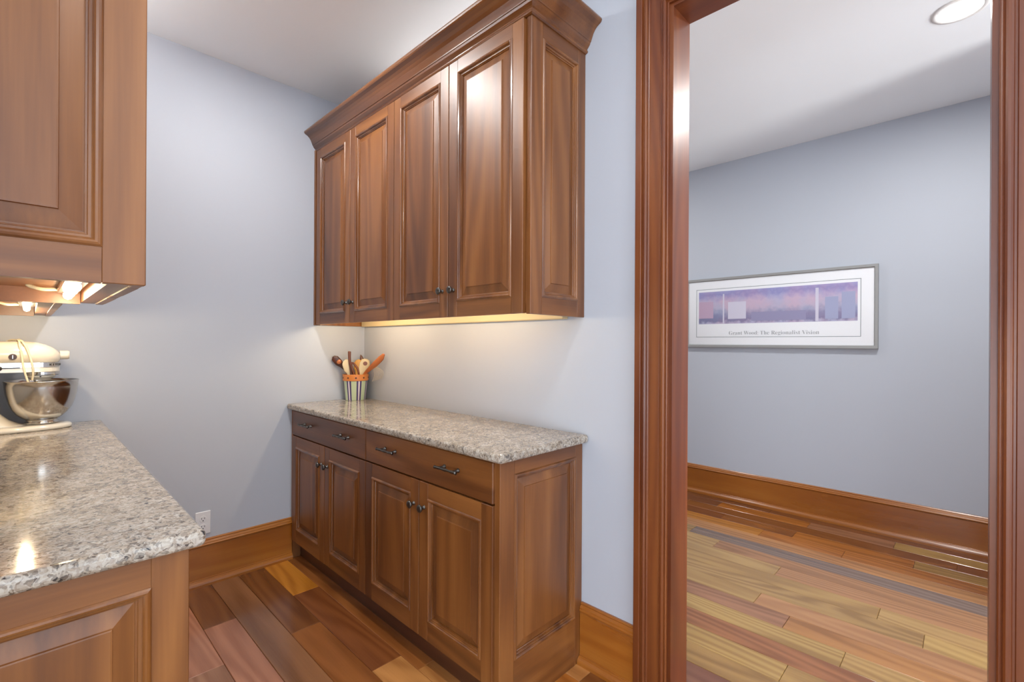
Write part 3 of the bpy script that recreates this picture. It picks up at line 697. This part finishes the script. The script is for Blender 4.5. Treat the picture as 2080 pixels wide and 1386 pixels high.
obj('planetary_hub', lathe(BM(), [(0.0, 1.1404), (0.044, 1.1404), (0.044, 1.133), (0.036, 1.127), (0.030, 1.121), (0.0, 1.121)], (0.042, YM, 0), (0, 0, 1), 32), CREAM, t, smooth=False)
obj('beater_shaft', lathe(BM(), [(0.0075, 1.1208), (0.0075, 1.060), (0.004, 1.055), (0, 1.055)], (0.020, YM - 0.005, 0), (0, 0, 1), 16), STEEL, t, smooth=True)
obj('hub_knob', lathe(BM(), [(0.0, 0.0), (0.0185, 0.0), (0.0185, 0.024), (0.0165, 0.029), (0.0, 0.030)], (0.099, YM, 1.222), (1, 0, 0), 28), CREAM, t, smooth=False)
obj('speed_knob', lathe(BM(), [(0.0, 0.0), (0.009, 0.0), (0.009, 0.012), (0.006, 0.016), (0, 0.016)], (-0.075, YM - 0.0605, 1.172), (0, -1, 0), 18), BLACKP, t, smooth=True)
obj('speed_slot', bx(-0.070, -0.018, YM - 0.0640, YM - 0.0600, 1.1715, 1.1750), BLACKP, t)
em = obj('emblem', lathe(BM(), [(0.0, 0.0025), (0.011, 0.002), (0.012, 0.0)], (-0.038, YM - 0.0640, 1.2175), (0, -1, 0), 24), BROWNP, t, smooth=False)
bm = BM(); box(bm, -0.039, -0.037, YM - 0.0672, YM - 0.0662, 1.2105, 1.2245); obj('emblem_mark', bm, CHROME, em)
obj('set_screw', lathe(BM(), [(0.0, 0.002), (0.003, 0.002), (0.003, 0)], (0.040, YM - 0.0435, 1.1355), (0, -1, 0), 10), BLACKP, t)
# lettering round the nose of the band
def on_band(s):
    """arc length from the start of the nose on the camera side"""
    r = 0.0625; xr = 0.101 - r
    if s < 0: return (xr + s, YM - r - 0.0003), 0
    q = -math.pi / 2 + s / r
    return (xr + (r + 0.0003) * math.cos(q), YM + (r + 0.0003) * math.sin(q)), q + math.pi / 2
INK = plain('band_ink', (0.03, 0.03, 0.03, 1), 0.4)
def letters(txt, s0, size, z, step, bold=0.0004):
    for i, ch in enumerate(txt):
        if ch == ' ': continue
        (px, py), ang = on_band(s0 + i * step); ca, sa = math.cos(ang), math.sin(ang)
        text_mesh('letter', ch, size, t, INK, lambda x, y, zz: (px + x * ca + zz * sa, py + x * sa - zz * ca, z + y), offset=bold, extrude=0.0002, align='CENTER', sx=1.25)
letters('KITCHENAID', 0.033, 0.0115, 1.1800, 0.0105)
bm = BM()
for z, x0, x1 in ((1.1890, -0.09, -0.018), (1.1875, 0.008, 0.028), (1.1835, 0.004, 0.034)): box(bm, x0, x1, YM - 0.0630, YM - 0.0624, z - 0.0006, z + 0.0006)
obj('band_print', bm, plain('faint_print', lin(130, 110, 95), 0.5), t)
# bowl (lifts off: a thing of its own)
BO = [(0.0, 0.0008), (0.050, 0.0008), (0.0535, 0.003), (0.0530, 0.008), (0.0475, 0.011), (0.0470, 0.017), (0.0500, 0.020), (0.0620, 0.028), (0.0780, 0.044), (0.0915, 0.066), (0.1010, 0.094), (0.1075, 0.126), (0.1105, 0.155), (0.1115, 0.1745), (0.1140, 0.1760), (0.1145, 0.1780), (0.1130, 0.1795), (0.1108, 0.1790),
      (0.1090, 0.155), (0.1058, 0.126), (0.0995, 0.095), (0.0900, 0.068), (0.0765, 0.046), (0.060, 0.030), (0.0, 0.022)]
tag(obj('mixing_bowl', lathe(BM(), BO, (0.046, YM, ZK + 0.022), (0, 0, 1), 64), STEEL, None, smooth=True), 'brushed steel mixing bowl seated on the base of the cream mixer', 'bowl')
# cord draped over the head, plug hanging by the bowl
yf = YM - 0.066
cd = obj('cord', tube(BM(), catmull([(-0.17, YM + 0.070, 1.13), (-0.12, YM + 0.074, 1.20), (-0.06, YM + 0.055, 1.275), (-0.030, YM, 1.2845), (-0.022, YM - 0.040, 1.2820), (-0.019, yf, 1.262), (-0.013, yf - 0.004, 1.222), (-0.009, yf - 0.005, 1.180), (0.000, yf - 0.004, 1.135), (0.006, yf - 0.003, 1.112), (0.012, yf + 0.004, 1.098), (0.016, yf + 0.006, 1.118), (0.019, yf, 1.150), (0.017, yf - 0.005, 1.180), (0.011, yf - 0.005, 1.212), (0.001, yf - 0.002, 1.250), (-0.010, yf + 0.010, 1.276), (-0.018, YM - 0.030, 1.2835), (-0.024, YM + 0.02, 1.2840), (-0.03, YM + 0.062, 1.255), (-0.03, YM + 0.075, 1.20)], 8), 0.0036, 10), CORD, t, smooth=True)
obj('plug', bx(0.006, 0.022, yf - 0.002, yf + 0.010, 1.108, 1.124, bev=0.003), CHROME, cd)

# ------------------------------------------------------------------ utensil crock in the corner of the right counter
CX, CY, CZ = 1.464, 2.812, 0.9172
STRIPE = 10.699
def crock_mat():
    tt = NT('striped_crock'); g = tt.n('ShaderNodeTexCoord'); sp = tt.n('ShaderNodeSeparateXYZ'); tt.l(g.outputs['Object'], sp.inputs[0])
    at = tt.n('ShaderNodeMath', operation='ARCTAN2'); tt.l(sp.outputs[1], at.inputs[0]); tt.l(sp.outputs[0], at.inputs[1])
    mu = tt.n('ShaderNodeMath', operation='MULTIPLY_ADD'); tt.l(at.outputs[0], mu.inputs[0]); mu.inputs[1].default_value = 7 / (2 * math.pi); mu.inputs[2].default_value = STRIPE
    fr = tt.n('ShaderNodeMath', operation='FRACT'); tt.l(mu.outputs[0], fr.inputs[0])
    cr = tt.n('ShaderNodeValToRGB'); cr.color_ramp.interpolation = 'CONSTANT'; e = cr.color_ramp.elements
    e[0].position = 0; e[0].color = lin(196, 212, 176); e[1].position = 0.50; e[1].color = lin(70, 54, 108)
    for p, c in ((0.66, (226, 216, 224)), (0.82, (70, 54, 108)), (0.98, (196, 212, 176))):
        q = e.new(p); q.color = lin(*c)
    tt.l(fr.outputs[0], cr.inputs['Fac']); tt.l(cr.outputs['Color'], tt.b.inputs['Base Color']); tt.b.inputs['Roughness'].default_value = 0.3
    return tt.m
t = thing('utensil_crock', 'green and purple striped crock with orange rim in the counter corner', 'crock', (CX, CY, CZ))
obj('pot', lathe(BM(), [(0.0, 0.0002), (0.0595, 0.0002), (0.0610, 0.003), (0.0735, 0.122), (0.0700, 0.122), (0.0580, 0.008), (0.0, 0.008)], (CX, CY, CZ), (0, 0, 1), 48), crock_mat(), t, smooth=False)
TERR = plain('orange_rim', lin(214, 132, 66), 0.4)
rim = obj('rim', lathe(BM(), [(0.0700, 0.1225), (0.0770, 0.1225), (0.0785, 0.125), (0.0800, 0.160), (0.0785, 0.1625), (0.0745, 0.1625), (0.0725, 0.160), (0.0700, 0.128)], (CX, CY, CZ), (0, 0, 1), 48), TERR, t, smooth=False)
vd = Vector((-CX, -CY, 0)).normalized(); ang0 = math.atan2(vd.y, vd.x)
for k in range(10):
    a = ang0 + 0.02 + k * 2 * math.pi / 10
    rr = 0.0792
    obj('rim_dot', lathe(BM(), [(0.0, 0.0016), (0.0052, 0.0012), (0.0058, 0.0)], (CX + rr * math.cos(a), CY + rr * math.sin(a), CZ + 0.142), (math.cos(a), math.sin(a), 0.03), 8), plain('rim_dot_ink', lin(70, 36, 34), 0.5) if k == 0 else bpy.data.materials['rim_dot_ink'], rim)
# utensils: R = to the right seen from the camera, F = away from it
Rv = Vector((cy, -sy, 0)); Rv = Vector((-vd.y, vd.x, 0)); Rv = Rv if Rv.dot(Vector((cy, -sy, 0))) > 0 else -Rv
Fv = -vd
def UP(r, f, z): return Vector((CX, CY, CZ)) + Rv * r + Fv * f + Vector((0, 0, z))
W_DARK = wood('utensil_dark_wood', lin(70, 32, 16), lin(104, 52, 26), lin(134, 74, 40), 2, rough=0.4)
W_RED = wood('utensil_red_wood', lin(146, 74, 34), lin(178, 98, 50), lin(200, 124, 70), 2, rough=0.4)
W_PALE = wood('utensil_pale_wood', lin(206, 186, 144), lin(224, 206, 166), lin(236, 222, 186), 2, rough=0.5)
W_GOLD = wood('utensil_gold_wood', lin(200, 142, 60), lin(218, 164, 78), lin(232, 184, 100), 2, rough=0.45)
def utensil(name, label, cat, pts, wid, thk, mat, side=None, parent=None, n=14, cup=0.0):
    """flattened tube along pts (r,f,z in crock space); wid/thk radii per point; side = wide direction"""
    P_ = catmull([UP(*p) for p in pts], 6); m_ = len(pts)
    def itp(arr, i):
        x = i / 6; k = min(int(x), m_ - 2); fr = x - k; fr = fr * fr * (3 - 2 * fr); return arr[k] * (1 - fr) + arr[k + 1] * fr
    bm = BM(); R = []
    for i, p in enumerate(P_):
        tg = (P_[min(i + 1, len(P_) - 1)] - P_[max(0, i - 1)]).normalized()
        u = Vector(side) if side is not None else Rv
        u = (u - tg * u.dot(tg)).normalized(); v = tg.cross(u)
        a, b_ = itp(wid, i), itp(thk, i); ring = []
        for k in range(n):
            q = 2 * math.pi * k / n; s_, c_ = math.sin(q), math.cos(q)
            dv = b_ * s_ - cup * a * (1 - c_ * c_) * (1 if True else 0)
            ring.append(bm.verts.new(p + u * a * c_ + v * dv))
        R.append(ring)
    for x, y in zip(R, R[1:]):
        for k in range(n): bm.faces.new((x[k], x[(k + 1) % n], y[(k + 1) % n], y[k]))
    bm.faces.new(R[0]); bm.faces.new(R[-1][::-1])
    o = obj(name, bm, mat, parent, smooth=True)
    if label: tag(o, label, cat, 'kitchen utensils standing in the crock')
    return o
Z0 = 0.014
sp_ = utensil('wooden_spoon', 'dark wooden spoon leaning left in the striped crock', 'spoon', [(0.028, 0.024, Z0), (0.0, 0.026, 0.08), (-0.048, 0.022, 0.172), (-0.075, 0.016, 0.206), (-0.103, 0.008, 0.238), (-0.123, 0.002, 0.262), (-0.133, -0.001, 0.276)], [0.006, 0.006, 0.007, 0.012, 0.023, 0.022, 0.009], [0.006, 0.006, 0.006, 0.006, 0.007, 0.006, 0.004], W_DARK, side=Rv * 0.75 + Vector((0, 0, 0.5)))
obj('spoon_hollow', lathe(BM(), [(0.0, 0.0035), (0.010, 0.003), (0.0145, 0.0)], UP(-0.101, 0.0005, 0.242), -Fv, 18), W_RED, sp_, smooth=True)
utensil('wooden_spatula', 'pale oval wooden spatula in the striped crock', 'spatula', [(0.012, -0.012, Z0), (-0.008, -0.022, 0.10), (-0.034, -0.028, 0.168), (-0.044, -0.030, 0.196), (-0.053, -0.030, 0.226), (-0.057, -0.029, 0.247), (-0.060, -0.028, 0.256)], [0.006, 0.007, 0.018, 0.027, 0.027, 0.020, 0.006], [0.005, 0.005, 0.004, 0.004, 0.004, 0.0035, 0.003], W_PALE)
utensil('wooden_stirrer', 'dark upright round wooden stirrer, tallest in the striped crock', 'stirrer', [(-0.030, -0.030, Z0), (-0.026, -0.042, 0.10), (-0.026, -0.045, 0.168), (-0.034, -0.045, 0.232), (-0.0375, -0.045, 0.265), (-0.0380, -0.045, 0.303), (-0.0378, -0.045, 0.309)], [0.005, 0.006, 0.0075, 0.008, 0.0085, 0.0095, 0.004], [0.005, 0.006, 0.0075, 0.008, 0.0085, 0.0095, 0.004], W_DARK)
bm = tube(BM(), catmull([UP(0.004, -0.053, 0.130), UP(-0.014, -0.061, 0.176), UP(-0.026, -0.064, 0.222), UP(-0.020, -0.064, 0.236), UP(-0.004, -0.062, 0.222), UP(0.014, -0.060, 0.190), UP(0.020, -0.054, 0.140)], 8), 0.0062, 10)
tag(obj('wooden_tongs', bm, W_DARK, None, smooth=True), 'dark wooden tongs bent into a loop at the middle of the crock', 'tongs', 'kitchen utensils standing in the crock')
utensil('wooden_spoon', 'golden wooden spoon with broad bowl at the back of the crock', 'spoon', [(0.016, -0.002, Z0), (0.012, 0.024, 0.10), (0.013, 0.046, 0.168), (0.015, 0.050, 0.196), (0.017, 0.053, 0.224), (0.018, 0.054, 0.245), (0.018, 0.054, 0.254)], [0.006, 0.006, 0.016, 0.027, 0.029, 0.020, 0.006], [0.005, 0.005, 0.006, 0.008, 0.008, 0.006, 0.003], W_GOLD)
utensil('wooden_paddle', 'dark pointed wooden paddle tip standing at the back of the crock', 'paddle', [(0.024, 0.038, Z0), (0.028, 0.050, 0.13), (0.034, 0.066, 0.20), (0.040, 0.072, 0.238), (0.038, 0.074, 0.252), (0.034, 0.076, 0.270), (0.030, 0.078, 0.284)], [0.006, 0.007, 0.012, 0.016, 0.0135, 0.0075, 0.002], [0.004, 0.004, 0.004, 0.004, 0.004, 0.003, 0.002], W_DARK)
sl = utensil('slotted_spatula', 'pale wooden spatula with a round hole in the striped crock', 'spatula', [(0.030, -0.012, Z0), (0.027, 0.002, 0.10), (0.040, 0.016, 0.168), (0.048, 0.020, 0.192), (0.055, 0.022, 0.222), (0.060, 0.023, 0.248), (0.062, 0.023, 0.258)], [0.006, 0.008, 0.024, 0.032, 0.033, 0.026, 0.010], [0.005, 0.005, 0.004, 0.004, 0.004, 0.004, 0.003], W_PALE)
obj('hole', lathe(BM(), [(0.0, 0.0012), (0.0120, 0.0012), (0.0135, 0.0)], UP(0.058, 0.0180, 0.228), -Fv, 20), W_DARK, sl)
utensil('wooden_spoon', 'reddish wooden spoon leaning far right in the striped crock', 'spoon', [(-0.015, -0.042, Z0), (0.020, -0.041, 0.10), (0.050, -0.036, 0.160), (0.080, -0.066, 0.194), (0.117, -0.106, 0.232), (0.146, -0.132, 0.264), (0.162, -0.146, 0.288), (0.165, -0.148, 0.295)], [0.006, 0.006, 0.008, 0.013, 0.0185, 0.0175, 0.010, 0.004], [0.005, 0.005, 0.006, 0.007, 0.008, 0.007, 0.005, 0.003], W_RED, side=Rv * 0.7 - Vector((0, 0, 0.55)))
# wire whisk bending out over the rim on the right
WIRE = plain('pale_wire', lin(222, 212, 190), 0.35, metal=0.3)
wk = thing('whisk', 'pale wire whisk drooping over the right of the crock rim', 'whisk', tuple(UP(0.06, 0.0, 0.16)), 'kitchen utensils standing in the crock')
obj('handle', tube(BM(), [UP(0.045, -0.005, 0.02), UP(0.054, -0.011, 0.10), UP(0.064, -0.019, 0.172)], 0.0045, 10), WIRE, wk, smooth=True)
for k in range(8):
    s_ = (k - 3.5) / 3.5
    pts = [UP(0.064, -0.019, 0.172), UP(0.088 + 0.008 * s_, -0.044 - 0.004 * s_, 0.205 + 0.008 * abs(s_)), UP(0.124 + 0.020 * s_, -0.086 - 0.018 * s_, 0.200), UP(0.138 + 0.026 * s_, -0.100 - 0.020 * s_, 0.165 + 0.008 * s_), UP(0.126 + 0.028 * s_, -0.094 - 0.018 * s_, 0.128 + 0.010 * s_)]
    obj('wire', tube(BM(), catmull(pts, 6), 0.0010, 6), WIRE, wk, smooth=True)
